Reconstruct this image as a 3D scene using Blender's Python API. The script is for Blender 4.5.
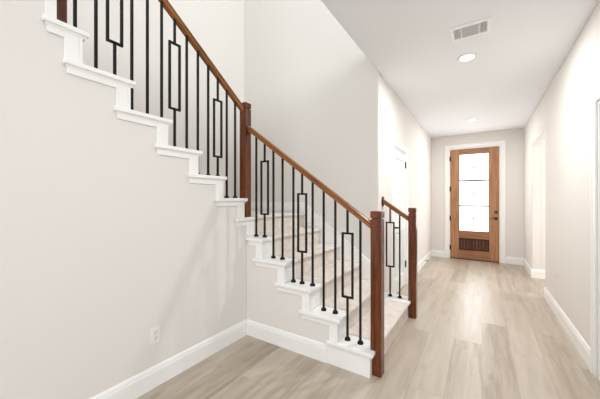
import bpy, bmesh, math
from mathutils import Vector, Matrix, Euler
from math import radians as R, pi, cos, sin, atan2, sqrt

for o in list(bpy.data.objects):
    bpy.data.objects.remove(o)
S = bpy.context.scene
COL = S.collection

# ------------------------------------------------------------------ camera
cam_d = bpy.data.cameras.new('camera')
cam = bpy.data.objects.new('camera', cam_d)
COL.objects.link(cam)
S.camera = cam
cam.location = (0, 0, 1.32)
cam.rotation_euler = (R(90), 0, R(33.07))
cam_d.sensor_width = 36.0
cam_d.lens = 36.0 * 279.0 / 600.0
cam_d.shift_y = 0.5 / 600.0
cam_d.clip_start = 0.02

# ------------------------------------------------------------------ exposure
vs = S.view_settings
vs.view_transform = 'Standard'
vs.look = 'None'
vs.gamma = 1.0
vs.use_curve_mapping = False
vs.exposure = 0.0

# ------------------------------------------------------------------ world (overcast daylight)
W = bpy.data.worlds.new('world')
S.world = W
W.use_nodes = True
bg = W.node_tree.nodes['Background']
bg.inputs['Color'].default_value = (0.94, 0.975, 1.0, 1)
bg.inputs['Strength'].default_value = 1.0


def area(name, loc, rot, sx, sy, power, color=(1, 1, 1), spread=180):
    d = bpy.data.lights.new(name, 'AREA')
    d.shape = 'RECTANGLE'
    d.size, d.size_y = sx, sy
    d.energy = power
    d.color = color
    d.spread = R(spread)
    o = bpy.data.objects.new(name, d)
    COL.objects.link(o)
    o.location = loc
    o.rotation_euler = rot
    return o


# added area lamps behind and beside the camera, in place of unseen windows
area('rear_fill_light', (0.6, -3.9, 1.6), (R(90), 0, 0), 4.0, 2.3, 66, (0.95, 0.98, 1.0))
area('side_fill_light', (3.1, -0.9, 1.6), (R(90), 0, R(90)), 3.6, 2.2, 4, (0.95, 0.98, 1.0))
# added lamp high behind the camera; no stairwell window is built
area('stairwell_fill_light', (-2.0, -1.4, 4.3), (R(78), 0, 0), 1.9, 1.8, 22, (0.97, 0.99, 1.0))
# added lamp above the hall, placed to brighten the outer stairwell wall
area('upper_fill_light', (3.0, 0.9, 4.4), (R(90), 0, R(90)), 3.4, 1.9, 150, (0.95, 1.0, 1.0))
# daylight from the rooms on the other side of the right openings
area('side_passage_light', (2.6, 5.5, 1.5), (R(90), 0, R(90)), 1.0, 2.0, 36, (0.96, 0.98, 1.0))


# ------------------------------------------------------------------ materials
def new_mat(name):
    m = bpy.data.materials.new(name)
    m.use_nodes = True
    nt = m.node_tree
    return m, nt, nt.nodes['Principled BSDF']


def srgb(r, g, b):
    f = lambda v: ((v / 255 + 0.055) / 1.055) ** 2.4 if v / 255 > 0.04045 else v / 255 / 12.92
    return (f(r), f(g), f(b), 1)


def nod(nt, t, **kw):
    n = nt.nodes.new(t)
    for k, v in kw.items():
        setattr(n, k, v)
    return n


def paint(name, col, rough=0.75, bump=0.03, scale=180, spec=0.3):
    m, nt, p = new_mat(name)
    tc = nod(nt, 'ShaderNodeTexCoord')
    nz = nod(nt, 'ShaderNodeTexNoise')
    nz.inputs['Scale'].default_value = scale
    nz.inputs['Detail'].default_value = 2
    nt.links.new(tc.outputs['Object'], nz.inputs['Vector'])
    bp = nod(nt, 'ShaderNodeBump')
    bp.inputs['Strength'].default_value = bump
    bp.inputs['Distance'].default_value = 0.002
    nt.links.new(nz.outputs['Fac'], bp.inputs['Height'])
    nt.links.new(bp.outputs['Normal'], p.inputs['Normal'])
    p.inputs['Base Color'].default_value = col
    p.inputs['Roughness'].default_value = rough
    p.inputs['Specular IOR Level'].default_value = spec
    return m


def wood(name, dark, mid, light, axis='X', rough=0.38, fine=1.0, spec=0.3):
    m, nt, p = new_mat(name)
    tc = nod(nt, 'ShaderNodeTexCoord')
    mp = nod(nt, 'ShaderNodeMapping')
    sc = {'X': (1.6, 26, 26), 'Y': (26, 1.6, 26), 'Z': (26, 26, 1.6)}[axis]
    mp.inputs['Scale'].default_value = sc
    nt.links.new(tc.outputs['Object'], mp.inputs['Vector'])
    n1 = nod(nt, 'ShaderNodeTexNoise')
    n1.inputs['Scale'].default_value = 1.0 * fine
    n1.inputs['Detail'].default_value = 6
    n1.inputs['Roughness'].default_value = 0.65
    n1.inputs['Distortion'].default_value = 0.6
    nt.links.new(mp.outputs['Vector'], n1.inputs['Vector'])
    n2 = nod(nt, 'ShaderNodeTexNoise')
    n2.inputs['Scale'].default_value = 5.0 * fine
    n2.inputs['Detail'].default_value = 3
    nt.links.new(mp.outputs['Vector'], n2.inputs['Vector'])
    mx = nod(nt, 'ShaderNodeMath', operation='MULTIPLY_ADD')
    mx.inputs[1].default_value = 0.35
    nt.links.new(n2.outputs['Fac'], mx.inputs[0])
    sb = nod(nt, 'ShaderNodeMath', operation='MULTIPLY')
    sb.inputs[1].default_value = 0.7
    nt.links.new(n1.outputs['Fac'], sb.inputs[0])
    nt.links.new(sb.outputs[0], mx.inputs[2])
    cr = nod(nt, 'ShaderNodeValToRGB')
    e = cr.color_ramp.elements
    e[0].position, e[0].color = 0.36, dark
    e[1].position, e[1].color = 0.68, light
    k = e.new(0.52)
    k.color = mid
    nt.links.new(mx.outputs[0], cr.inputs['Fac'])
    nt.links.new(cr.outputs['Color'], p.inputs['Base Color'])
    bp = nod(nt, 'ShaderNodeBump')
    bp.inputs['Strength'].default_value = 0.08
    bp.inputs['Distance'].default_value = 0.002
    nt.links.new(mx.outputs[0], bp.inputs['Height'])
    nt.links.new(bp.outputs['Normal'], p.inputs['Normal'])
    p.inputs['Roughness'].default_value = rough
    p.inputs['Specular IOR Level'].default_value = spec
    return m


def metal(name, col, rough, metallic=1.0):
    m, nt, p = new_mat(name)
    tc = nod(nt, 'ShaderNodeTexCoord')
    nz = nod(nt, 'ShaderNodeTexNoise')
    nz.inputs['Scale'].default_value = 90
    nt.links.new(tc.outputs['Object'], nz.inputs['Vector'])
    mr = nod(nt, 'ShaderNodeMapRange')
    mr.inputs['To Min'].default_value = rough - 0.06
    mr.inputs['To Max'].default_value = rough + 0.06
    nt.links.new(nz.outputs['Fac'], mr.inputs['Value'])
    nt.links.new(mr.outputs['Result'], p.inputs['Roughness'])
    p.inputs['Base Color'].default_value = col
    p.inputs['Specular IOR Level'].default_value = 0.3
    p.inputs['Metallic'].default_value = metallic
    return m


def emit(name, col, strength):
    m, nt, p = new_mat(name)
    p.inputs['Base Color'].default_value = col
    p.inputs['Emission Color'].default_value = col
    p.inputs['Emission Strength'].default_value = strength
    p.inputs['Roughness'].default_value = 0.3
    return m


M = {}
M['wall'] = paint('greige wall paint', srgb(230, 225, 219), 0.8, 0.04)
M['ceil'] = paint('ceiling paint', srgb(244, 246, 249), 0.9, 0.04)
M['trim'] = paint('white trim enamel', srgb(244, 243, 240), 0.35, 0.0, spec=0.4)
M['door_white'] = paint('white door enamel', srgb(243, 243, 242), 0.4, 0.0, spec=0.4)
M['plate'] = paint('white plastic', srgb(238, 236, 232), 0.4, 0.0)
M['slot'] = paint('dark slot plastic', srgb(90, 86, 82), 0.6, 0.0)
M['vent_white'] = paint('white vent enamel', srgb(250, 250, 250), 0.4, 0.0)
M['vent_grey'] = paint('grey grille enamel', srgb(186, 186, 186), 0.5, 0.0)
M['vent_dark'] = paint('dark duct', srgb(60, 60, 60), 0.8, 0.0)
WD, WM, WL = srgb(78, 40, 18), srgb(122, 68, 32), srgb(158, 96, 50)
M['wood_z'] = wood('stained oak upright', srgb(58, 22, 1), srgb(92, 40, 3), srgb(122, 60, 9), 'Z', 0.22, spec=0.5)
M['wood_x'] = wood('stained oak rail', srgb(90, 52, 22), srgb(138, 86, 42), srgb(168, 112, 64), 'X', 0.3)
M['door_wood_z'] = wood('mahogany stile', srgb(140, 94, 62), srgb(170, 121, 84), srgb(194, 145, 106), 'Z', 0.4)
M['door_wood_x'] = wood('mahogany rail', srgb(124, 82, 52), srgb(154, 106, 72), srgb(178, 128, 90), 'X', 0.4)
M['slat_wood'] = wood('mahogany grille slat', srgb(58, 32, 22), srgb(92, 56, 40), srgb(122, 80, 60), 'Z', 0.45)
M['dark_wood'] = wood('dark grille backing', srgb(36, 20, 14), srgb(48, 27, 18), srgb(60, 36, 26), 'Z', 0.5)
M['iron'] = metal('black bronze iron', (0.005, 0.0045, 0.004, 1), 0.45, 0.15)
M['dark_metal'] = metal('dark oil rubbed bronze', (0.035, 0.028, 0.024, 1), 0.4, 0.8)
M['nickel'] = metal('aged bronze hardware', (0.12, 0.10, 0.08, 1), 0.35, 0.9)
M['glass'] = emit('frosted glass lit by daylight', (0.985, 0.99, 1.0, 1), 4.2)
M['muntin'] = paint('grey lead came', srgb(84, 84, 86), 0.5, 0.0)
M['lamp'] = emit('downlight lens', (1.0, 0.95, 0.87, 1), 3.0)


def carpet_mat():
    m, nt, p = new_mat('greige cut pile carpet')
    tc = nod(nt, 'ShaderNodeTexCoord')
    n1 = nod(nt, 'ShaderNodeTexNoise')
    n1.inputs['Scale'].default_value = 260
    n1.inputs['Detail'].default_value = 3
    n2 = nod(nt, 'ShaderNodeTexNoise')
    n2.inputs['Scale'].default_value = 14
    n2.inputs['Detail'].default_value = 4
    for n in (n1, n2):
        nt.links.new(tc.outputs['Object'], n.inputs['Vector'])
    ad = nod(nt, 'ShaderNodeMath', operation='MULTIPLY_ADD')
    ad.inputs[1].default_value = 0.5
    nt.links.new(n1.outputs['Fac'], ad.inputs[0])
    h = nod(nt, 'ShaderNodeMath', operation='MULTIPLY')
    h.inputs[1].default_value = 0.5
    nt.links.new(n2.outputs['Fac'], h.inputs[0])
    nt.links.new(h.outputs[0], ad.inputs[2])
    cr = nod(nt, 'ShaderNodeValToRGB')
    e = cr.color_ramp.elements
    e[0].position, e[0].color = 0.36, srgb(214, 203, 194)
    e[1].position, e[1].color = 0.64, srgb(240, 232, 224)
    nt.links.new(ad.outputs[0], cr.inputs['Fac'])
    nt.links.new(cr.outputs['Color'], p.inputs['Base Color'])
    bp = nod(nt, 'ShaderNodeBump')
    bp.inputs['Strength'].default_value = 0.5
    bp.inputs['Distance'].default_value = 0.006
    nt.links.new(n1.outputs['Fac'], bp.inputs['Height'])
    nt.links.new(bp.outputs['Normal'], p.inputs['Normal'])
    p.inputs['Roughness'].default_value = 0.95
    p.inputs['Specular IOR Level'].default_value = 0.1
    return m


M['carpet'] = carpet_mat()


def floor_mat():
    m, nt, p = new_mat('pale oak plank floor')
    tc = nod(nt, 'ShaderNodeTexCoord')
    mp = nod(nt, 'ShaderNodeMapping')
    mp.inputs['Rotation'].default_value = (0, 0, R(90))
    nt.links.new(tc.outputs['Object'], mp.inputs['Vector'])
    br = nod(nt, 'ShaderNodeTexBrick')
    br.offset = 0.37
    br.offset_frequency = 2
    br.inputs['Color1'].default_value = (0.0, 0, 0, 1)
    br.inputs['Color2'].default_value = (1, 1, 1, 1)
    br.inputs['Mortar'].default_value = (0.5, 0.5, 0.5, 1)
    br.inputs['Scale'].default_value = 1.0
    br.inputs['Mortar Size'].default_value = 0.0016
    br.inputs['Mortar Smooth'].default_value = 0.2
    br.inputs['Bias'].default_value = 0.0
    br.inputs['Brick Width'].default_value = 1.52
    br.inputs['Row Height'].default_value = 0.2165
    nt.links.new(mp.outputs['Vector'], br.inputs['Vector'])
    # a per-plank shift so that the grain differs from plank to plank
    sh = nod(nt, 'ShaderNodeVectorMath', operation='MULTIPLY_ADD')
    sh.inputs[1].default_value = (7.3, 3.1, 5.7)
    nt.links.new(br.outputs['Color'], sh.inputs[0])
    nt.links.new(tc.outputs['Object'], sh.inputs[2])
    m2 = nod(nt, 'ShaderNodeMapping')
    m2.inputs['Scale'].default_value = (10, 1.0, 1)
    nt.links.new(sh.outputs[0], m2.inputs['Vector'])
    n1 = nod(nt, 'ShaderNodeTexNoise')
    n1.inputs['Scale'].default_value = 1.6
    n1.inputs['Detail'].default_value = 7
    n1.inputs['Roughness'].default_value = 0.6
    n1.inputs['Distortion'].default_value = 0.3
    nt.links.new(m2.outputs['Vector'], n1.inputs['Vector'])
    # plank tone + grain
    t = nod(nt, 'ShaderNodeMath', operation='MULTIPLY_ADD')
    t.inputs[1].default_value = 0.20
    nt.links.new(br.outputs['Color'], t.inputs[0])
    g = nod(nt, 'ShaderNodeMath', operation='MULTIPLY')
    g.inputs[1].default_value = 0.66
    nt.links.new(n1.outputs['Fac'], g.inputs[0])
    nt.links.new(g.outputs[0], t.inputs[2])
    cr = nod(nt, 'ShaderNodeValToRGB')
    e = cr.color_ramp.elements
    e[0].position, e[0].color = 0.22, srgb(150, 131, 112)
    e[1].position, e[1].color = 0.74, srgb(204, 192, 178)
    k = e.new(0.43)
    k.color = srgb(182, 168, 152)
    nt.links.new(t.outputs[0], cr.inputs['Fac'])
    # knots: small, sparse, dark
    kn = nod(nt, 'ShaderNodeTexVoronoi')
    kn.inputs['Scale'].default_value = 1.7
    mk = nod(nt, 'ShaderNodeMapping')
    mk.inputs['Scale'].default_value = (1.9, 0.8, 1)
    nt.links.new(sh.outputs[0], mk.inputs['Vector'])
    nt.links.new(mk.outputs['Vector'], kn.inputs['Vector'])
    kr = nod(nt, 'ShaderNodeMapRange')
    kr.inputs['From Min'].default_value = 0.02
    kr.inputs['From Max'].default_value = 0.12
    kr.inputs['To Min'].default_value = 0.45
    kr.inputs['To Max'].default_value = 0.0
    nt.links.new(kn.outputs['Distance'], kr.inputs['Value'])
    mk2 = nod(nt, 'ShaderNodeMixRGB')
    mk2.inputs['Color2'].default_value = srgb(120, 96, 76)
    nt.links.new(kr.outputs['Result'], mk2.inputs['Fac'])
    nt.links.new(cr.outputs['Color'], mk2.inputs['Color1'])
    mj = nod(nt, 'ShaderNodeMixRGB')
    mj.inputs['Color2'].default_value = srgb(132, 112, 94)
    ml = nod(nt, 'ShaderNodeMath', operation='MULTIPLY')
    ml.inputs[1].default_value = 0.4
    nt.links.new(br.outputs['Fac'], ml.inputs[0])
    nt.links.new(ml.outputs[0], mj.inputs['Fac'])
    nt.links.new(mk2.outputs['Color'], mj.inputs['Color1'])
    nt.links.new(mj.outputs['Color'], p.inputs['Base Color'])
    bp = nod(nt, 'ShaderNodeBump')
    bp.inputs['Strength'].default_value = 0.06
    bp.inputs['Distance'].default_value = 0.002
    iv = nod(nt, 'ShaderNodeMath', operation='SUBTRACT')
    nt.links.new(n1.outputs['Fac'], iv.inputs[0])
    nt.links.new(br.outputs['Fac'], iv.inputs[1])
    nt.links.new(iv.outputs[0], bp.inputs['Height'])
    nt.links.new(bp.outputs['Normal'], p.inputs['Normal'])
    p.inputs['Roughness'].default_value = 0.34
    p.inputs['Specular IOR Level'].default_value = 0.75
    return m


M['floor'] = floor_mat()


# ------------------------------------------------------------------ mesh helpers
class MB:
    def __init__(s):
        s.v, s.f, s.sm = [], [], []

    def add(s, vs, fs, smooth=False):
        b = len(s.v)
        s.v += [Vector(q) for q in vs]
        for f in fs:
            s.f.append([b + i for i in f])
            s.sm.append(smooth)
        return s

    def box(s, x0, x1, y0, y1, z0, z1):
        x0, x1 = sorted((x0, x1)); y0, y1 = sorted((y0, y1)); z0, z1 = sorted((z0, z1))
        return s.add([(x0, y0, z0), (x1, y0, z0), (x1, y1, z0), (x0, y1, z0), (x0, y0, z1), (x1, y0, z1), (x1, y1, z1), (x0, y1, z1)],
                     [(0, 3, 2, 1), (4, 5, 6, 7), (0, 1, 5, 4), (1, 2, 6, 5), (2, 3, 7, 6), (3, 0, 4, 7)])

    def prism(s, poly, a, b, axis, smooth=False):
        """poly in the two other axes (X: (y,z), Y: (x,z), Z: (x,y)), extruded along axis from a to b."""
        n = len(poly)
        mk = {'X': lambda p, t: (t, p[0], p[1]), 'Y': lambda p, t: (p[0], t, p[1]), 'Z': lambda p, t: (p[0], p[1], t)}[axis]
        vs_ = [mk(p, a) for p in poly] + [mk(p, b) for p in poly]
        fs = [list(range(n))[::-1], list(range(n, 2 * n))] + [[i, (i + 1) % n, n + (i + 1) % n, n + i] for i in range(n)]
        b0 = len(s.f)
        s.add(vs_, fs)
        if smooth:
            for i in range(b0 + 2, len(s.f)):
                s.sm[i] = True
        return s

    def lathe(s, prof, c=(0, 0, 0), n=24, axis='Z', smooth=True):
        """prof = [(r, h)], revolved round axis through c."""
        vs_, fs = [], []
        for r, h in prof:
            for i in range(n):
                a = 2 * pi * i / n
                p = {'Z': (r * cos(a), r * sin(a), h), 'X': (h, r * cos(a), r * sin(a)), 'Y': (r * sin(a), h, r * cos(a))}[axis]
                vs_.append((p[0] + c[0], p[1] + c[1], p[2] + c[2]))
        for k in range(len(prof) - 1):
            for i in range(n):
                fs.append([k * n + i, k * n + (i + 1) % n, (k + 1) * n + (i + 1) % n, (k + 1) * n + i])
        s.add(vs_, fs, smooth)
        s.add([vs_[i] for i in range(n)], [list(range(n))[::-1]])
        q = len(prof) - 1
        s.add([vs_[q * n + i] for i in range(n)], [list(range(n))])
        return s

    def tube(s, pts, r, n=10):
        pts = [Vector(p) for p in pts]
        rings = []
        for i, p in enumerate(pts):
            d = (pts[min(i + 1, len(pts) - 1)] - pts[max(i - 1, 0)]).normalized()
            u = d.orthogonal().normalized()
            if abs(d.z) < 0.9:
                u = d.cross(Vector((0, 0, 1))).normalized()
            w = d.cross(u)
            rings.append([p + (u * cos(2 * pi * k / n) + w * sin(2 * pi * k / n)) * r for k in range(n)])
        vs_ = [q for rg in rings for q in rg]
        fs = [[i * n + k, i * n + (k + 1) % n, (i + 1) * n + (k + 1) % n, (i + 1) * n + k] for i in range(len(pts) - 1) for k in range(n)]
        s.add(vs_, fs, True)
        s.add(rings[0], [list(range(n))[::-1]])
        s.add(rings[-1], [list(range(n))])
        return s

    def bounds(s):
        xs, ys, zs = zip(*[tuple(v) for v in s.v])
        return min(xs), max(xs), min(ys), max(ys), min(zs), max(zs)


def world_loc(o):
    p = Vector((0, 0, 0))
    while o:
        p += Vector(o.location)
        o = o.parent
    return p


def build(name, mb, mat, parent=None, bevel=0, seg=2, origin=None, rot=None):
    """Link the collected shapes as one mesh. Coordinates are the room's; the origin sits at the parent's (or the base centre)."""
    if parent is not None:
        org = world_loc(parent)
        if origin is not None:
            org = Vector(origin)
    else:
        b = mb.bounds()
        org = Vector(origin) if origin is not None else Vector(((b[0] + b[1]) / 2, (b[2] + b[3]) / 2, b[4]))
    me = bpy.data.meshes.new(name)
    rm = Euler(rot).to_matrix().inverted() if rot else None
    vs_ = [(rm @ (v - org)) if rm else (v - org) for v in mb.v]
    me.from_pydata([tuple(v) for v in vs_], [], mb.f)
    for p_, sm in zip(me.polygons, mb.sm):
        p_.use_smooth = sm
    bm = bmesh.new()
    bm.from_mesh(me)
    bmesh.ops.recalc_face_normals(bm, faces=bm.faces)
    bm.to_mesh(me)
    bm.free()
    me.materials.append(mat)
    o = bpy.data.objects.new(name, me)
    COL.objects.link(o)
    if parent is not None:
        o.parent = parent
        o.location = org - world_loc(parent)
    else:
        o.location = org
    if rot:
        o.rotation_euler = rot
    if bevel:
        bv = o.modifiers.new('bevel', 'BEVEL')
        bv.width = bevel
        bv.segments = seg
        bv.limit_method = 'ANGLE'
        bv.angle_limit = R(40)
        bv.harden_normals = False
    return o


def tag(o, label, cat, group=None, kind=None):
    o['label'] = label
    o['category'] = cat
    if group:
        o['group'] = group
    if kind:
        o['kind'] = kind
    return o


def thing(name, loc, label, cat, group=None, kind=None):
    o = bpy.data.objects.new(name, None)
    COL.objects.link(o)
    o.location = loc
    o.empty_display_size = 0.1
    return tag(o, label, cat, group, kind)


def struct(name, mb, mat, label, cat, bevel=0, seg=2):
    return tag(build(name, mb, mat, None, bevel, seg), label, cat, None, 'structure')


# ------------------------------------------------------------------ the place, in metres
XA = -1.94          # face of the wall under the upper flight
YB = 2.02           # face of the wall under the lower flight
XE = -3.13          # outer stairwell wall
YC = 3.195          # wall behind the lower flight
XD = -0.993         # hall wall beyond the stairs
YF = 7.20           # front door wall
XR = 0.72           # right hall wall
ZC = 2.78           # ceiling
ZU = 5.5            # upper ceiling
RISE = 0.191
RUN = 0.262
OV = 0.028          # nosing overhang
SL = 0.028          # tread slab thickness
Z = lambda n: n * RISE
XN = lambda n: -0.665 - RUN * (n - 1)          # nosing of lower flight step n
YN = lambda n: 2.003 - RUN * (n - 7)           # nosing of upper flight step n
YW = 0.548          # where the wall beside the upper flight rises to full height

# ------------------------------------------------------------------ floor and ceilings
tag(build('floor', MB().box(-3.4, 3.2, -4.0, 7.45, -0.1, 0), M['floor'], origin=(0, 0, 0)), 'pale oak plank floor running down the hall to the front door', 'floor', None, 'structure')
cb = MB().prism([(XD, -4.0), (3.2, -4.0), (3.2, 7.32), (XD - 0.12, 7.32), (XD - 0.12, YC + 0.1), (XD, YC + 0.1)], ZC, ZC + 0.3, 'Z')
struct('ceiling', cb, M['ceil'], 'flat white ceiling over the hall ending at the open stairwell', 'ceiling', 0.018, 3)
struct('ceiling_upper', MB().box(XE - 0.12, XD + 0.12, -1.6, YC + 0.12, ZU, ZU + 0.15), M['ceil'], 'high ceiling over the stairwell', 'ceiling')

# ------------------------------------------------------------------ walls
# wall under the upper flight, stepped along its top
pl = [(YB, 0), (YB, Z(6) - SL - 0.001)]
pl += [(YN(7) - OV - 0.017, Z(6) - SL - 0.001)]
for n in range(7, 13):
    pl.append((YN(n) - OV - 0.017, Z(n) - SL - 0.001))
    nx = YN(n + 1) - OV - 0.017 if n < 12 else YW
    pl.append((nx, Z(n) - SL - 0.001))
pl += [(YW, ZU), (-1.6, ZU), (-1.6, 0)]
struct('wall_left', MB().prism(pl, XA, XA - 0.12, 'X'), M['wall'], 'greige wall under the upper stair flight with stepped top edge', 'wall', 0.006, 2)
pl = [(XA - 0.12, 0), (XA - 0.12, Z(5) - SL - 0.001)]
for n in range(5, 1, -1):
    pl += [(XN(n) - OV - 0.017, Z(n) - SL - 0.001), (XN(n) - OV - 0.017, Z(n - 1) - SL - 0.001)]
pl += [(XN(1) - OV - 0.017, Z(1) - SL - 0.001), (XN(1) - OV - 0.017, 0)]
struct('wall_center', MB().prism(pl, YB, YB + 0.12, 'Y'), M['wall'], 'short greige wall under the lower stair flight', 'wall', 0.004, 2)
struct('wall_outer', MB().box(XE - 0.12, XE, -1.6, YC + 0.12, 0, ZU), M['wall'], 'tall bright stairwell wall beyond the upper railing', 'wall')
wb = MB().box(XE, XD - 0.13, YC, YC + 0.12, 0, ZC + 0.3).box(XE, XD, YC, YC + 0.12, ZC + 0.3, ZU)
struct('wall_stairwell', wb, M['wall'], 'tall greige wall behind the lower stair flight', 'wall')


def holed(axis, a, b, s0, s1, z0, z1, holes):
    """A wall slab between a and b on axis, spanning s0..s1 and z0..z1, with rectangular holes (h0, h1, hz0, hz1)."""
    m = MB()
    cuts = sorted(holes)
    c = s0
    bx = (lambda u0, u1, w0, w1: m.box(a, b, u0, u1, w0, w1)) if axis == 'X' else (lambda u0, u1, w0, w1: m.box(u0, u1, a, b, w0, w1))
    for h0, h1, k0, k1 in cuts:
        if h0 > c:
            bx(c, h0, z0, z1)
        if k1 < z1:
            bx(h0, h1, k1, z1)
        if k0 > z0:
            bx(h0, h1, z0, k0)
        c = h1
    if c < s1:
        bx(c, s1, z0, z1)
    return m


# hall wall with the white door; the corner next to the stairs is rounded
D2 = (3.79, 4.55, 0, 2.045)
hw = holed('X', XD, XD - 0.12, YC + 0.10, YF, 0, ZC, [D2])
r_ = 0.02
cp = [(XD - 0.13, YC)] + [(XD - r_ + r_ * sin(t), YC + r_ - r_ * cos(t)) for t in [i * pi / 2 / 6 for i in range(7)]] + [(XD, YC + 0.10), (XD - 0.13, YC + 0.10)]
hw.prism(cp, 0, ZC + 0.3, 'Z')
struct('wall_hall_left', hw, M['wall'], 'hall wall holding the white interior door beyond the stairs', 'wall')
D1 = (-0.622, 0.332, 0, 2.475)
struct('wall_back', holed('Y', YF, YF + 0.14, XD - 0.12, XR + 0.12, 0, ZC, [D1]), M['wall'], 'end wall of the hall around the wooden front door', 'wall')
D3 = (2.12, 2.93, 0, 2.045)
OP = (4.97, 6.14, 0, 2.27)
struct('wall_right', holed('X', XR, XR + 0.12, 1.75, YF, 0, ZC, [D3, OP]), M['wall'], 'right hall wall with a cased door and an open passage', 'wall', 0.008, 2)
pw = MB().box(XR + 0.12, 2.9, OP[1], OP[1] + 0.12, 0, ZC).box(XR + 0.12, 2.9, OP[0] - 0.12, OP[0], 0, ZC)
struct('wall_passage', pw, M['wall'], 'pale walls of the side passage opening off the hall', 'wall')


# ------------------------------------------------------------------ baseboards
BP = [(0, 0), (0.015, 0), (0.015, 0.112), (0.0115, 0.118), (0.0115, 0.126), (0.008, 0.138), (0.004, 0.146), (0, 0.148)]


def base(name, runs, label):
    """runs: (axis, wall coordinate, direction of the room, from, to)"""
    m = MB()
    for ax, w, d, s0, s1 in runs:
        m.prism([(w + d * t, h) for t, h in BP], s0, s1, 'Y' if ax == 'X' else 'X')
    return struct(name, m, M['trim'], label, 'baseboard')


base('baseboard_left', [('X', XA, 1, -1.6, YB)], 'white baseboard along the left wall under the outlet')
base('baseboard_center', [('Y', YB, -1, XA, -1.049)], 'white baseboard along the short wall under the lower flight')
base('baseboard_hall_left', [('X', XD, 1, YC + 0.3, D2[0] - 0.09), ('X', XD, 1, D2[1] + 0.09, YF)], 'white baseboard either side of the white interior door')
base('baseboard_back', [('Y', YF, -1, XD, D1[0] - 0.09), ('Y', YF, -1, D1[1] + 0.09, XR)], 'white baseboard either side of the front door')
base('baseboard_right', [('X', XR, -1, D3[1] + 0.09, OP[0]), ('X', XR, -1, OP[1], YF), ('Y', OP[1], -1, XR - 0.015, 2.9)], 'white baseboard along the right hall wall')


# ------------------------------------------------------------------ casings
def casing(name, ax, w, d, h, label, wd=0.09):
    """A mitred casing with a raised outer bead round the hole h on wall face w, room side d."""
    m = MB()
    a0, a1, _, z1 = h
    prof = [(0.006, 0), (0.006, 0.012), (0.010, 0.015), (0.020, 0.015), (0.024, 0.012), (wd - 0.026, 0.013), (wd - 0.020, 0.019), (wd - 0.003, 0.020), (wd, 0.017), (wd, 0)]
    n = len(prof)
    mk = (lambda u, t, z: (w + d * t, u, z)) if ax == 'X' else (lambda u, t, z: (u, w + d * t, z))
    st = []
    for k in range(4):
        for o_, t in prof:
            e = a0 - o_ if k < 2 else a1 + o_
            st.append(mk(e, t, 0 if k in (0, 3) else z1 + o_))
    fs = [list(range(n)), [3 * n + i for i in range(n)][::-1]]
    for k in range(3):
        for i in range(n):
            fs.append([k * n + i, k * n + (i + 1) % n, (k + 1) * n + (i + 1) % n, (k + 1) * n + i])
    m.add(st, fs)
    return struct(name, m, M['trim'], label, 'door trim')


casing('trim_1', 'Y', YF, -1, D1, 'white casing round the wooden front door')
casing('trim_2', 'X', XD, 1, D2, 'white casing round the white interior door beyond the stairs')
casing('trim_3', 'X', XR, -1, D3, 'white casing round the door on the right wall')


def jamb(m, ax, a, b, h, t=0.018):
    a0, a1, _, z1 = h
    if ax == 'Y':
        m.box(a0, a0 + t, a, b, 0, z1).box(a1 - t, a1, a, b, 0, z1).box(a0 + t, a1 - t, a, b, z1 - t, z1)
    else:
        m.box(a, b, a0, a0 + t, 0, z1).box(a, b, a1 - t, a1, 0, z1).box(a, b, a0 + t, a1 - t, z1 - t, z1)
    return m


# ------------------------------------------------------------------ front door
fd = thing('door_1', (-0.145, YF + 0.05, 0), 'mahogany front door with three frosted panes and slatted lower panel', 'front door', kind='structure')
build('door_jamb', jamb(MB(), 'Y', YF, YF + 0.14, D1), M['trim'], fd)
fy0, fy1 = YF + 0.012, YF + 0.057
dx0, dx1 = -0.602, 0.312
gx0, gx1 = -0.425, 0.135
build('stile', MB().box(dx0, gx0, fy0, fy1, 0.012, 2.452), M['door_wood_z'], fd, 0.003)
build('stile', MB().box(gx1, dx1, fy0, fy1, 0.012, 2.452), M['door_wood_z'], fd, 0.003)
for a, b in ((0.012, 0.205), (0.468, 0.628), (2.338, 2.452)):
    build('rail', MB().box(gx0, gx1, fy0, fy1, a, b), M['door_wood_x'], fd, 0.003)
build('threshold', MB().prism([(YF - 0.02, 0), (YF - 0.01, 0.009), (YF + 0.14, 0.011), (YF + 0.14, 0)], D1[0] + 0.02, D1[1] - 0.02, 'X'), M['dark_metal'], fd)
# glass and bars
zs = [0.628, 1.189, 1.749, 2.338]
for i in range(3):
    gp = build('glass_pane', MB().box(gx0, gx1, fy0 + 0.018, fy0 + 0.026, zs[i], zs[i + 1]), M['glass'], fd)
    cz = (zs[i] + zs[i + 1]) / 2
    build('glass_boss', MB().prism([((gx0 + gx1) / 2 + 0.030 * cos(t), cz + 0.030 * sin(t)) for t in (0, pi / 2, pi, 3 * pi / 2)], fy0 + 0.018, fy0 + 0.010, 'Y'), M['muntin'], gp)
for z in zs[1:3]:
    build('glazing_bar', MB().box(gx0, gx1, fy0 + 0.008, fy0 + 0.026, z - 0.019, z + 0.019), M['muntin'], fd, 0.002)
bead = MB()
for (a, b, c, d) in ((gx0, gx1, zs[3] - 0.012, zs[3]), (gx0, gx1, zs[0], zs[0] + 0.012), (gx0, gx0 + 0.012, zs[0], zs[3]), (gx1 - 0.012, gx1, zs[0], zs[3])):
    bead.box(a, b, fy0 + 0.006, fy0 + 0.018, c, d)
build('glazing_bead', bead, M['door_wood_z'], fd)
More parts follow.
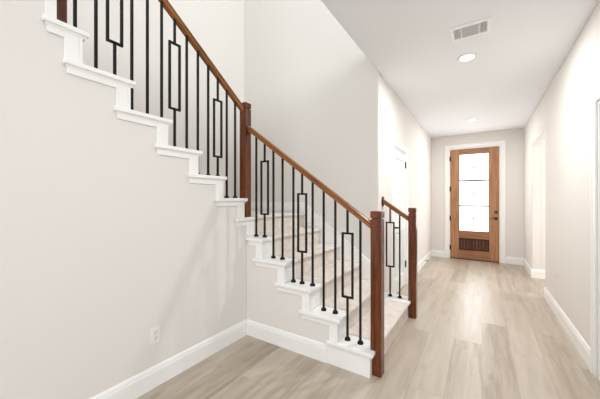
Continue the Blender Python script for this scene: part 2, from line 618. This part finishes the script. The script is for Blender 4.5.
# slatted grille panel under the glass
gr = build('grille_panel', MB().box(gx0, gx1, fy0 + 0.022, fy1 - 0.004, 0.205, 0.468), M['dark_wood'], fd)
fr = MB()
for (a, b, c, d) in ((gx0, gx1, 0.444, 0.468), (gx0, gx1, 0.205, 0.229), (gx0, gx0 + 0.02, 0.229, 0.444), (gx1 - 0.02, gx1, 0.229, 0.444)):
    fr.box(a, b, fy0 + 0.004, fy0 + 0.022, c, d)
build('grille_border', fr, M['dark_wood'], gr)
sl = MB()
k = 9
for i in range(k):
    w_ = (gx1 - gx0 - 0.04) / k
    a = gx0 + 0.02 + i * w_
    sl.box(a + 0.007, a + w_ - 0.007, fy0 + 0.010, fy0 + 0.022, 0.232, 0.441)
build('grille_slat', sl, M['slat_wood'], gr, 0.002)
# hardware
for z in (2.255, 1.571, 0.909, 0.248):
    h = MB().lathe([(0.009, z - 0.055), (0.009, z + 0.055)], (dx0 - 0.006, fy0 - 0.006, 0), 12)
    h.box(dx0 - 0.004, dx0 + 0.016, fy0 - 0.004, fy0, z - 0.055, z + 0.055)
    build('hinge', h, M['dark_metal'], fd)
db = build('deadbolt', MB().lathe([(0.033, fy0), (0.033, fy0 - 0.012), (0.026, fy0 - 0.02), (0.012, fy0 - 0.022)], (0.255, 0, 1.067), 24, 'Y'), M['nickel'], fd)
build('thumb_turn', MB().box(0.250, 0.260, fy0 - 0.04, fy0 - 0.02, 1.047, 1.087), M['nickel'], db, 0.002)
lv = build('lever_handle', MB().lathe([(0.033, fy0), (0.033, fy0 - 0.012), (0.014, fy0 - 0.018), (0.012, fy0 - 0.05)], (0.255, 0, 0.929), 24, 'Y'), M['nickel'], fd)
build('lever_arm', MB().tube([(0.262, fy0 - 0.048, 0.929), (0.225, fy0 - 0.052, 0.932), (0.18, fy0 - 0.052, 0.93), (0.145, fy0 - 0.048, 0.925)], 0.009), M['nickel'], lv)


# ------------------------------------------------------------------ white panelled doors
def panel_door(parent, face, d, y0, y1, z0, z1):
    """A two-panel door slab in a wall facing +-X; the slab and its recessed panels."""
    t = 0.035
    m = MB()
    sw = 0.115
    m.box(face, face - d * t, y0, y0 + sw, z0, z1).box(face, face - d * t, y1 - sw, y1, z0, z1)
    for a, b in ((z0, z0 + 0.2), (0.86, 0.98), (z1 - 0.12, z1)):
        m.box(face, face - d * t, y0 + sw, y1 - sw, a, b)
    slab = build('door_leaf', m, M['door_white'], parent, 0.003)
    for a, b in ((z0 + 0.2, 0.86), (0.98, z1 - 0.12)):
        q = MB().box(face - d * 0.012, face - d * (t - 0.006), y0 + sw, y1 - sw, a, b)
        q.box(face - d * 0.004, face - d * 0.012, y0 + sw + 0.045, y1 - sw - 0.045, a + 0.045, b - 0.045)
        build('door_panel', q, M['door_white'], slab, 0.004)


def hinge(parent, x, y, z, d):
    build('hinge', MB().lathe([(0.0075, z - 0.05), (0.0075, z + 0.05)], (x + d * 0.007, y, 0), 12).box(x, x + d * 0.004, y - 0.018, y + 0.018, z - 0.048, z + 0.048), M['iron'], parent)


d2 = thing('door_2', (XD, 4.17, 0), 'white panelled interior door with black lever behind the short railing', 'door', kind='structure')
build('door_jamb', jamb(MB(), 'X', XD, XD - 0.12, D2), M['trim'], d2)
panel_door(d2, XD - 0.004, 1, D2[0] + 0.02, D2[1] - 0.02, 0.012, D2[3] - 0.022)
for z in (1.86, 0.33):
    hinge(d2, XD - 0.004, D2[1] - 0.019, z, 1)
l2 = build('lever_handle', MB().lathe([(0.03, XD - 0.004), (0.03, XD + 0.006), (0.011, XD + 0.01), (0.011, XD + 0.05)], (0, 3.855, 0.945), 20, 'X'), M['iron'], d2)
build('lever_arm', MB().tube([(XD + 0.05, 3.85, 0.945), (XD + 0.054, 3.88, 0.947), (XD + 0.05, 3.935, 0.943)], 0.009), M['iron'], l2)

d3 = thing('door_3', (XR, 2.525, 0), 'white panelled door at the edge of the right wall', 'door', kind='structure')
build('door_jamb', jamb(MB(), 'X', XR, XR + 0.12, D3), M['trim'], d3)
panel_door(d3, XR + 0.03, -1, D3[0] + 0.02, D3[1] - 0.02, 0.012, D3[3] - 0.022)

# ------------------------------------------------------------------ the staircase
sc_ = thing('staircase', (-1.5, 2.4, 0), 'carpeted quarter-turn staircase with white tread ends and stepped trim', 'staircase')
YI = 2.195          # inner edge of the white tread ends, lower flight
XI = -2.115         # inner edge, upper flight
NX0, NY0, NY1 = -0.706, 2.056, 2.140    # notch for the foot post
RET = 0.388         # length of a tread return along the wall face


# lower flight, near side
for n in range(1, 6):
    xn, xb = XN(n), XN(n + 1) - OV
    xl = max(xn - RET, XA + 0.0125)
    zt = Z(n)
    ys = YB - 0.03
    poly = [(xn, ys), (xn, YI), (xb, YI), (xb, YB - 0.001), (xl, YB - 0.001), (xl, ys)]
    if n == 5:
        poly = [(xn, ys), (xn, YI), (xb, YI), (xb, YB + 0.001), (XA + 0.0125, YB + 0.001), (XA + 0.0125, ys)]
    if n == 1:
        poly = [(xn, ys), (xn, NY0), (NX0, NY0), (NX0, NY1), (xn, NY1)] + poly[1:]
    tr = build('tread_end', MB().prism(poly, zt - SL, zt, 'Z'), M['trim'], sc_, 0.0045, 2)
    # small cove under the nosing, along the face and round the front
    cv = MB()
    prof = [(0, 0), (0.010, 0), (0.009, -0.004), (0.005, -0.009), (0.003, -0.014), (0, -0.015)]
    cv.prism([(YB - 0.009 - t, zt - SL + h) for t, h in prof], xl + 0.012, xn - OV + 0.018, 'X')
    for c0, c1 in ([(YB - 0.009, NY0), (NY1, YI)] if n == 1 else [(YB - 0.009, YI)]):
        cv.prism([(xn - OV + t * 0.9, zt - SL + h) for t, h in prof], c0, c1, 'Y')
    build('cove_molding', cv, M['trim'], tr)
    # white riser end
    rb = MB()
    rb.box(xn - OV - 0.016, xn - OV, YB - 0.011, NY0 if n == 1 else YI, Z(n - 1), zt - SL)
    build('riser_end', rb, M['trim'], sc_)
    if n == 1:
        build('riser_end', MB().box(xn - OV - 0.016, xn - OV, NY1, YI, 0, zt - SL), M['trim'], sc_)
    # stepped trim on the wall face: a strip under the tread and a strip down the riser
    tm = MB()
    bw = 0.075 if n > 1 else 0.355
    bz = zt - SL - 0.046
    xr = xn - OV - 0.016
    tm.box(xr - bw + 0.016, xr, YB - 0.011, YB - 0.0006, Z(n - 1), zt - SL)
    if n > 1:
        tm.box(xl + 0.02, xr - bw + 0.016, YB - 0.011, YB - 0.0006, bz, zt - SL)
    build('stringer_trim', tm, M['trim'], sc_, 0.002, 1)
# landing riser end, landing cap turning the corner
build('riser_end', MB().box(XN(6) - OV - 0.016, XN(6) - OV, YB + 0.001, YI, Z(5), Z(6) - SL), M['trim'], sc_)
lc = [(XN(6), YB), (XN(6), YI), (XI, YI), (XI, YN(7) - OV + 0.001), (XA + 0.0125, YN(7) - OV + 0.001), (XA + 0.0125, YN(7) - RET + 0.24), (XA + 0.03, YN(7) - RET + 0.24), (XA + 0.03, YB)]
build('tread_end', MB().prism(lc, Z(6) - SL, Z(6), 'Z'), M['trim'], sc_, 0.0045, 2)
tm = MB().box(XA + 0.0006, XA + 0.011, YN(7) - 0.12, YB - 0.012, Z(6) - SL - 0.046, Z(6) - SL)
build('stringer_trim', tm, M['trim'], sc_, 0.002, 1)

# upper flight
for n in range(7, 13):
    yn, yb = YN(n), YN(n + 1) - OV
    if n == 12:
        yb = YW + 0.001
    yl = yn - (RET if n < 11 else 0.382) if n < 12 else 0.487
    zt = Z(n)
    xs = XA + 0.03
    if n < 12:
        poly = [(xs, yn), (XI, yn), (XI, yb), (XA + 0.001, yb), (XA + 0.001, yl), (xs, yl)]
    else:
        poly = [(xs, yn), (XI, yn), (XI, yb), (XA + 0.001, yb), (XA + 0.001, yl), (xs, yl)]
    tr = build('tread_end', MB().prism(poly, zt - SL, zt, 'Z'), M['trim'], sc_, 0.0045, 2)
    cv = MB()
    prof = [(0, 0), (0.010, 0), (0.009, -0.004), (0.005, -0.009), (0.003, -0.014), (0, -0.015)]
    cv.prism([(XA + 0.009 + t, zt - SL + h) for t, h in prof], yl + 0.012, yn - OV + 0.018, 'Y')
    cv.prism([(yn - OV + t * 0.9, zt - SL + h) for t, h in prof], XA + 0.009, XI, 'X')
    build('cove_molding', cv, M['trim'], tr)
    build('riser_end', MB().box(XI, XA + 0.011, yn - OV - 0.016, yn - OV, Z(n - 1), zt - SL), M['trim'], sc_)
    tm = MB()
    bw = 0.085
    bz = zt - SL - 0.046
    yr = yn - OV - 0.016
    tm.box(XA + 0.0006, XA + 0.011, yr - bw + 0.016, yr, Z(n - 1), zt - SL)
    tm.box(XA + 0.0006, XA + 0.011, yl + 0.02, yr - bw + 0.016, bz, zt - SL)
    build('stringer_trim', tm, M['trim'], sc_, 0.002, 1)
# vertical trim where the wall rises beside the top step
build('stringer_trim', MB().box(XA + 0.0006, XA + 0.011, 0.50, YW, Z(12) + 0.001, 3.9), M['trim'], sc_, 0.002, 1)

# lower flight, hall side: the first tread sticks out past the hall wall
YO = 3.40
xn = XN(1)
te = build('tread_end', MB().prism([(xn, 3.19), (xn, 3.288), (-0.695, 3.288), (-0.695, 3.372), (xn, 3.372), (xn, YO + 0.03), (XD + 0.001, YO + 0.03), (XD + 0.001, 3.19)], Z(1) - SL, Z(1), 'Z'), M['trim'], sc_, 0.0045, 2)
build('riser_end', MB().box(xn - OV - 0.016, xn - OV, 3.19, YO, 0, Z(1) - SL), M['trim'], sc_)
build('end_panel', MB().box(xn - OV - 0.016, XD + 0.001, YO - 0.016, YO, 0, Z(1) - SL), M['trim'], sc_)


# carpet: one strip over the lower flight and the landing, one over the upper flight
def nosed(a, zt, zb):
    """front edge of a carpeted tread with nosing at a: points from the tread top round the nose to the riser foot (a along travel)."""
    r = 0.018
    pts = [(a - r, zt)]
    for i in range(1, 7):
        t = pi / 2 - i * pi / 6
        pts.append((a - r + r * cos(t), zt - r + r * sin(t)))
    pts.append((a - OV - 0.002, zt - 2 * r))
    pts.append((a - OV - 0.002, zb))
    return pts


CT = 0.006
pts = []
for n in range(6, 0, -1):
    pts += nosed(XN(n), Z(n) + CT, Z(n - 1) + (CT if n > 1 else 0.001))
top = [(XE + 0.003, Z(6) + CT)] + pts
low = [(XE + 0.003, Z(6) - 0.05)]
for n in range(6, 0, -1):
    low += [(XN(n) - OV - 0.02, Z(n) - 0.05), (XN(n) - OV - 0.02, Z(n - 1) - 0.05 if n > 1 else 0.001)]
cm = MB()


def strip(m, polyt, polyb, a, b, axis):
    """solid between the upper polyline and the lower polyline"""
    m.prism(polyt + polyb[::-1], a, b, axis)


strip(cm, top, low, YI, 3.158, 'Y')
# the first tread runs on to the white end on the hall side
t1 = nosed(XN(1), Z(1) + CT, 0.001)
strip(cm, [(XN(1) - 0.2, Z(1) + CT)] + t1, [(XN(1) - 0.2, 0.02), (XN(1) - OV - 0.02, 0.02), (XN(1) - OV - 0.02, 0.001)], 3.158, 3.19, 'Y')
# landing, the part in front of the upper flight
cm.box(XE + 0.003, XI - 0.001, YN(7) - OV, YI, Z(6) - 0.05, Z(6) + CT)
build('carpet_runner', cm, M['carpet'], sc_)
cu = MB()
ptsu = []
for n in range(12, 6, -1):
    ptsu += nosed(YN(n), Z(n) + CT, Z(n - 1) + CT)
topu = [(0.1, Z(12) + CT)] + ptsu
lowu = [(0.1, Z(12) - 0.05)]
for n in range(12, 6, -1):
    lowu += [(YN(n) - OV - 0.02, Z(n) - 0.05), (YN(n) - OV - 0.02, Z(n - 1) - 0.05)]
cu.prism(topu + lowu[::-1], XE + 0.018, XI - 0.001, 'X')
build('carpet_runner', cu, M['carpet'], sc_)
# skirt boards up the stairwell walls
sk = MB()
sx = lambda x: (1.182 - (x + 1.854) * 0.744)
sk.prism([(XD - 0.003, 0.0), (XD - 0.003, sx(XD)), (-2.0, 1.29), (-2.0, Z(6) - 0.3), (-1.2, 0.0)], YC - 0.0006, 3.158, 'Y')
sk.prism([(-2.0, Z(6) - 0.3), (-2.0, 1.29), (XE + 0.016, 1.29), (XE + 0.016, Z(6) - 0.3)], YC - 0.0006, YC - 0.014, 'Y')
build('skirt_board', sk, M['trim'], sc_, 0.003, 1)
su = MB()
su.prism([(YC - 0.014, Z(6)), (YC - 0.014, 1.29), (2.12, 1.29), (0.1, 1.29 + 2.02 * RISE / RUN), (0.1, 1.0 + 1.6 * RISE / RUN), (2.0, Z(6) - 0.1)], XE + 0.0006, XE + 0.016, 'X')
build('skirt_board', su, M['trim'], sc_)

# ------------------------------------------------------------------ railings
NW = 0.082


def newel(parent, x, y, z0, z1, hy=None):
    """square oak post with a groove, a slightly wider top block with chamfered top"""
    h = NW / 2
    hy = hy or h
    m = MB().box(x - h, x + h, y - hy, y + hy, z0, z1 - 0.062)
    o = build('newel_post', m, M['wood_z'], parent, 0.003, 2)
    c = MB()
    g = h - 0.009
    e = hy - h
    c.box(x - g, x + g, y - g - e, y + g + e, z1 - 0.064, z1 - 0.052)
    k = h + 0.001
    zz = [(k, z1 - 0.052), (k, z1 - 0.005), (k - 0.005, z1), ]
    vs_ = []
    for r, z in zz:
        vs_ += [(x - r, y - r - e, z), (x + r, y - r - e, z), (x + r, y + r + e, z), (x - r, y + r + e, z)]
    fs = [[3, 2, 1, 0], [8, 9, 10, 11]]
    for a in range(2):
        for i in range(4):
            fs.append([a * 4 + i, a * 4 + (i + 1) % 4, a * 4 + 4 + (i + 1) % 4, a * 4 + 4 + i])
    c.add(vs_, fs)
    build('newel_cap', c, M['wood_z'], o, 0.002, 1)
    return o


RW, RH = 0.058, 0.046


def handrail(parent, p0, p1):
    """moulded rail from p0 to p1 (top centre line at each end, plumb cut ends), grain along its length"""
    p0, p1 = Vector(p0), Vector(p1)
    d = p1 - p0
    hd = Vector((d.x, d.y, 0)).normalized()
    sd = Vector((-hd.y, hd.x, 0))
    w, h = RW / 2, RH * 1.21
    prof = [(-w + 0.006, -h), (w - 0.006, -h), (w - 0.006, -h * 0.62), (w - 0.010, -h * 0.56), (w, -h * 0.44), (w, -h * 0.22), (w * 0.86, -h * 0.09), (w * 0.5, -h * 0.015),
            (0, 0), (-w * 0.5, -h * 0.015), (-w * 0.86, -h * 0.09), (-w, -h * 0.22), (-w, -h * 0.44), (-w + 0.010, -h * 0.56), (-w + 0.006, -h * 0.62)]
    n = len(prof)
    vs_ = [p0 + sd * a + Vector((0, 0, b)) for a, b in prof] + [p1 + sd * a + Vector((0, 0, b)) for a, b in prof]
    m = MB().add(vs_, [list(range(n))[::-1], list(range(n, 2 * n))] + [[i, (i + 1) % n, n + (i + 1) % n, n + i] for i in range(n)])
    rz = atan2(d.y, d.x)
    ry = -atan2(d.z, sqrt(d.x ** 2 + d.y ** 2))
    return build('handrail', m, M['wood_x'], parent, 0.002, 1, origin=p0, rot=(0, ry, rz))


BT = 0.0077         # half thickness of an iron bar


def baluster(parent, x, y, z0, z1, along, framed, ztop_frame=None):
    """square iron bar with a domed shoe; the framed kind opens into an upright rectangle"""
    z0 += 0.0006
    m = MB()
    if framed:
        fb, ft = ztop_frame - 0.53, ztop_frame
        m.box(x - BT, x + BT, y - BT, y + BT, z0, fb + BT)
    else:
        m.box(x - BT, x + BT, y - BT, y + BT, z0, z1)
    o = build('baluster', m, M['iron'], parent)
    if framed:
        f = MB()
        hw_ = 0.050
        b0, b1 = (x, y)[0 if along == 'X' else 1] - hw_, (x, y)[0 if along == 'X' else 1] + hw_
        t = 2 * BT

        def seg(a0, a1, c0, c1):
            if along == 'X':
                f.box(a0, a1, y - BT, y + BT, c0, c1)
            else:
                f.box(x - BT, x + BT, a0, a1, c0, c1)
        seg(b0, b1, ft - t, ft)
        seg(b0, b1, fb, fb + t)
        seg(b0, b0 + t, fb + t, ft - t)
        seg(b1 - t, b1, fb + t, ft - t)
        build('baluster_frame', f, M['iron'], o)
        build('upper_bar', MB().box(x - BT, x + BT, y - BT, y + BT, ft - BT, z1), M['iron'], o)
    build('baluster_shoe', MB().lathe([(0.0235, z0), (0.0235, z0 + 0.007), (0.0215, z0 + 0.014), (0.016, z0 + 0.021), (0.0105, z0 + 0.025)], (x, y, 0), 16), M['iron'], o)
    return o


SLOPE = 0.712
# lower railing
YL = 2.098
n1x = -0.664
n2x, n2y = -2.03, 2.092
lower = thing('stair_railing', (n1x, YL, 0), 'longer railing on the lower flight between the foot post and corner post', 'railing', 'oak and iron stair railings')
newel(lower, n1x, YL, 0.0, 1.236)
newel(lower, n2x, n2y, Z(6) + 0.0008, 2.31)
zl = lambda x: 1.152 + (-0.705 - x) * 0.722
handrail(lower, (n1x - NW / 2, YL, zl(n1x - NW / 2)), (n2x + NW / 2, YL, zl(n2x + NW / 2)))
xs_ = [-0.799 - 0.1088 * i + (0.014 if i == 6 else 0) for i in range(11)]
for i, x in enumerate(xs_):
    n = max(k for k in range(1, 7) if x < XN(k) - 0.005)
    framed = i in (1, 5, 9)
    baluster(lower, x, YL, Z(n), zl(x) - RH * 1.1, 'X', framed, 1.058 + 0.743 * (-0.908 - x))

# upper railing
n3y = YW + 0.033
upper = thing('stair_railing', (n2x, n3y, Z(12)), 'railing along the upper flight on the left climbing from the corner post', 'railing', 'oak and iron stair railings')
zu = lambda y: 2.268 + (2.05 - y) * SLOPE
newel(upper, n2x, n3y, Z(12) + 0.001, 3.42, 0.031)
handrail(upper, (n2x, n2y - NW / 2 - 0.003, zu(n2y - NW / 2)), (n2x, n3y + 0.031, zu(n3y + 0.031)))
for i in range(13):
    y = 1.949 - 0.1073 * i
    n = max(k for k in range(7, 13) if y < YN(k) - 0.005)
    framed = i in (2, 6, 10)
    baluster(upper, n2x, y, Z(n), zu(y) - RH * 1.1, 'Y', framed, 2.243 + 0.745 * (1.73 - y))

# short railing on the hall side
YS = 3.33
short = thing('stair_railing', (-0.652, YS, 0), 'short railing on the hall side running from a post to the wall', 'railing', 'oak and iron stair railings')
newel(short, -0.6505, YS, 0.0, 1.232)
handrail(short, (-0.693, YS, 1.134), (XD + 0.012, YS, 1.134 + 0.69 * (-0.693 - XD - 0.012)))
ro = MB()
ro.prism([(YS + 0.042 * cos(t), 1.302 + 0.062 * sin(t)) for t in [2 * pi * i / 24 for i in range(24)]], XD + 0.0005, XD + 0.012, 'X')
build('rail_rosette', ro, M['dark_wood'], short, 0.004, 2)
zsr = lambda x: 1.134 + (-0.693 - x) * 0.69
baluster(short, -0.902, YS, Z(1), zsr(-0.902) - RH * 1.1, 'X', True, 1.062)
baluster(short, -0.793, YS, Z(1), zsr(-0.793) - RH * 1.1, 'X', False)


# ------------------------------------------------------------------ ceiling things
def downlight(x, y, label, power):
    t = thing('recessed_downlight', (x, y, ZC - 0.012), label, 'ceiling light', 'recessed downlights along the hall')
    build('trim_ring', MB().lathe([(0.062, ZC - 0.004), (0.066, ZC - 0.010), (0.082, ZC - 0.010), (0.088, ZC - 0.004), (0.088, ZC)], (x, y, 0), 40), M['plate'], t)
    build('lens', MB().lathe([(0.064, ZC - 0.011), (0.05, ZC - 0.0125), (0.02, ZC - 0.0135)], (x, y, 0), 32), M['lamp'], t)
    d = bpy.data.lights.new('downlight_glow', 'AREA')
    d.shape = 'DISK'
    d.size = 0.12
    d.energy = power
    d.color = (0.97, 0.99, 1.0)
    o = bpy.data.objects.new('downlight_glow', d)
    COL.objects.link(o)
    o.parent = t
    o.location = (0, 0, -0.008)
    return t


downlight(-0.12, 0.70, 'unseen recessed downlight added in the ceiling on the near side of the vent', 17)  # out of view, added to brighten the hall, continuing the row
downlight(-0.126, 3.318, 'round recessed downlight in the ceiling beside the vent', 28)
downlight(-0.147, 5.94, 'round recessed downlight in the ceiling close to the front door', 12)

v = thing('ceiling_vent', (-0.083, 2.80, ZC - 0.012), 'white rectangular ceiling air vent with grey centre and slatted ends', 'air vent')
vx0, vx1, vy0, vy1 = -0.232, 0.066, 2.69, 2.915
f = MB()
b_ = 0.028
zt_, zb_ = ZC, ZC - 0.012
f.box(vx0, vx1, vy0, vy0 + b_, zb_, zt_).box(vx0, vx1, vy1 - b_, vy1, zb_, zt_).box(vx0, vx0 + b_, vy0 + b_, vy1 - b_, zb_, zt_).box(vx1 - b_, vx1, vy0 + b_, vy1 - b_, zb_, zt_)
q0, q1 = vx0 + 0.088, vx1 - 0.088
f.box(q0 - 0.008, q0, vy0 + b_, vy1 - b_, zb_, zt_).box(q1, q1 + 0.008, vy0 + b_, vy1 - b_, zb_, zt_)
build('vent_frame', f, M['vent_white'], v, 0.003, 2)
build('vent_screen', MB().box(q0, q1, vy0 + b_, vy1 - b_, zb_ + 0.004, zt_), M['vent_grey'], v)
for a, b in ((vx0 + b_, q0 - 0.008), (q1 + 0.008, vx1 - b_)):
    bk = build('vent_backing', MB().box(a, b, vy0 + b_, vy1 - b_, zt_ - 0.002, zt_), M['vent_dark'], v)
    s_ = MB()
    for i in range(5):
        c = a + (i + 0.5) * (b - a) / 5
        s_.prism([(c - 0.004, zb_ + 0.001), (c - 0.001, zb_ + 0.001), (c + 0.004, zt_ - 0.002), (c + 0.001, zt_ - 0.002)], vy0 + b_, vy1 - b_, 'Y')
    build('vent_slat', s_, M['plate'], bk)


# ------------------------------------------------------------------ outlets and door stop
def outlet(x, d, y, z, label):
    t = thing('wall_outlet', (x, y, z), label, 'electrical outlet', 'white wall outlets')
    build('cover_plate', MB().box(x, x + d * 0.006, y - 0.036, y + 0.036, z - 0.06, z + 0.06), M['plate'], t, 0.003, 2)
    for dz in (-0.021, 0.021):
        r = build('receptacle', MB().prism([(y + max(-0.0145, min(0.0145, 0.0175 * cos(a))), z + dz + 0.0165 * sin(a)) for a in [2 * pi * i / 24 for i in range(24)]], x + d * 0.006, x + d * 0.009, 'X'), M['plate'], t)
        build('receptacle_slot', MB().box(x + d * 0.009, x + d * 0.0096, y - 0.008, y - 0.0055, z + dz, z + dz + 0.009).box(x + d * 0.009, x + d * 0.0096, y + 0.0055, y + 0.008, z + dz, z + dz + 0.009)
              .lathe([(0.0026, x + d * 0.009), (0.0026, x + d * 0.0096)], (0, y, z + dz - 0.007), 10, 'X'), M['slot'], r)


outlet(XA, 1, 1.096, 0.363, 'white duplex outlet low on the wall under the upper flight')
outlet(XR, -1, 4.24, 0.455, 'small white outlet low on the right hall wall')

ds = thing('door_stop', (XD + 0.015, 6.3, 0.06), 'small dark spring door stop on the hall baseboard near the front door', 'door stop')
build('stop_base', MB().lathe([(0.016, XD + 0.0145), (0.016, XD + 0.019), (0.008, XD + 0.024)], (0, 6.3, 0.06), 16, 'X'), M['dark_metal'], ds)
hp = []
for i in range(90):
    a = i / 89
    hp.append((XD + 0.022 + 0.062 * a, 6.3 + 0.006 * cos(a * 2 * pi * 11), 0.06 + 0.006 * sin(a * 2 * pi * 11)))
build('stop_spring', MB().tube(hp, 0.0022, 6), M['dark_metal'], ds)
build('rubber_tip', MB().lathe([(0.009, XD + 0.082), (0.010, XD + 0.094), (0.007, XD + 0.098)], (0, 6.3, 0.06), 14, 'X'), M['plate'], ds)
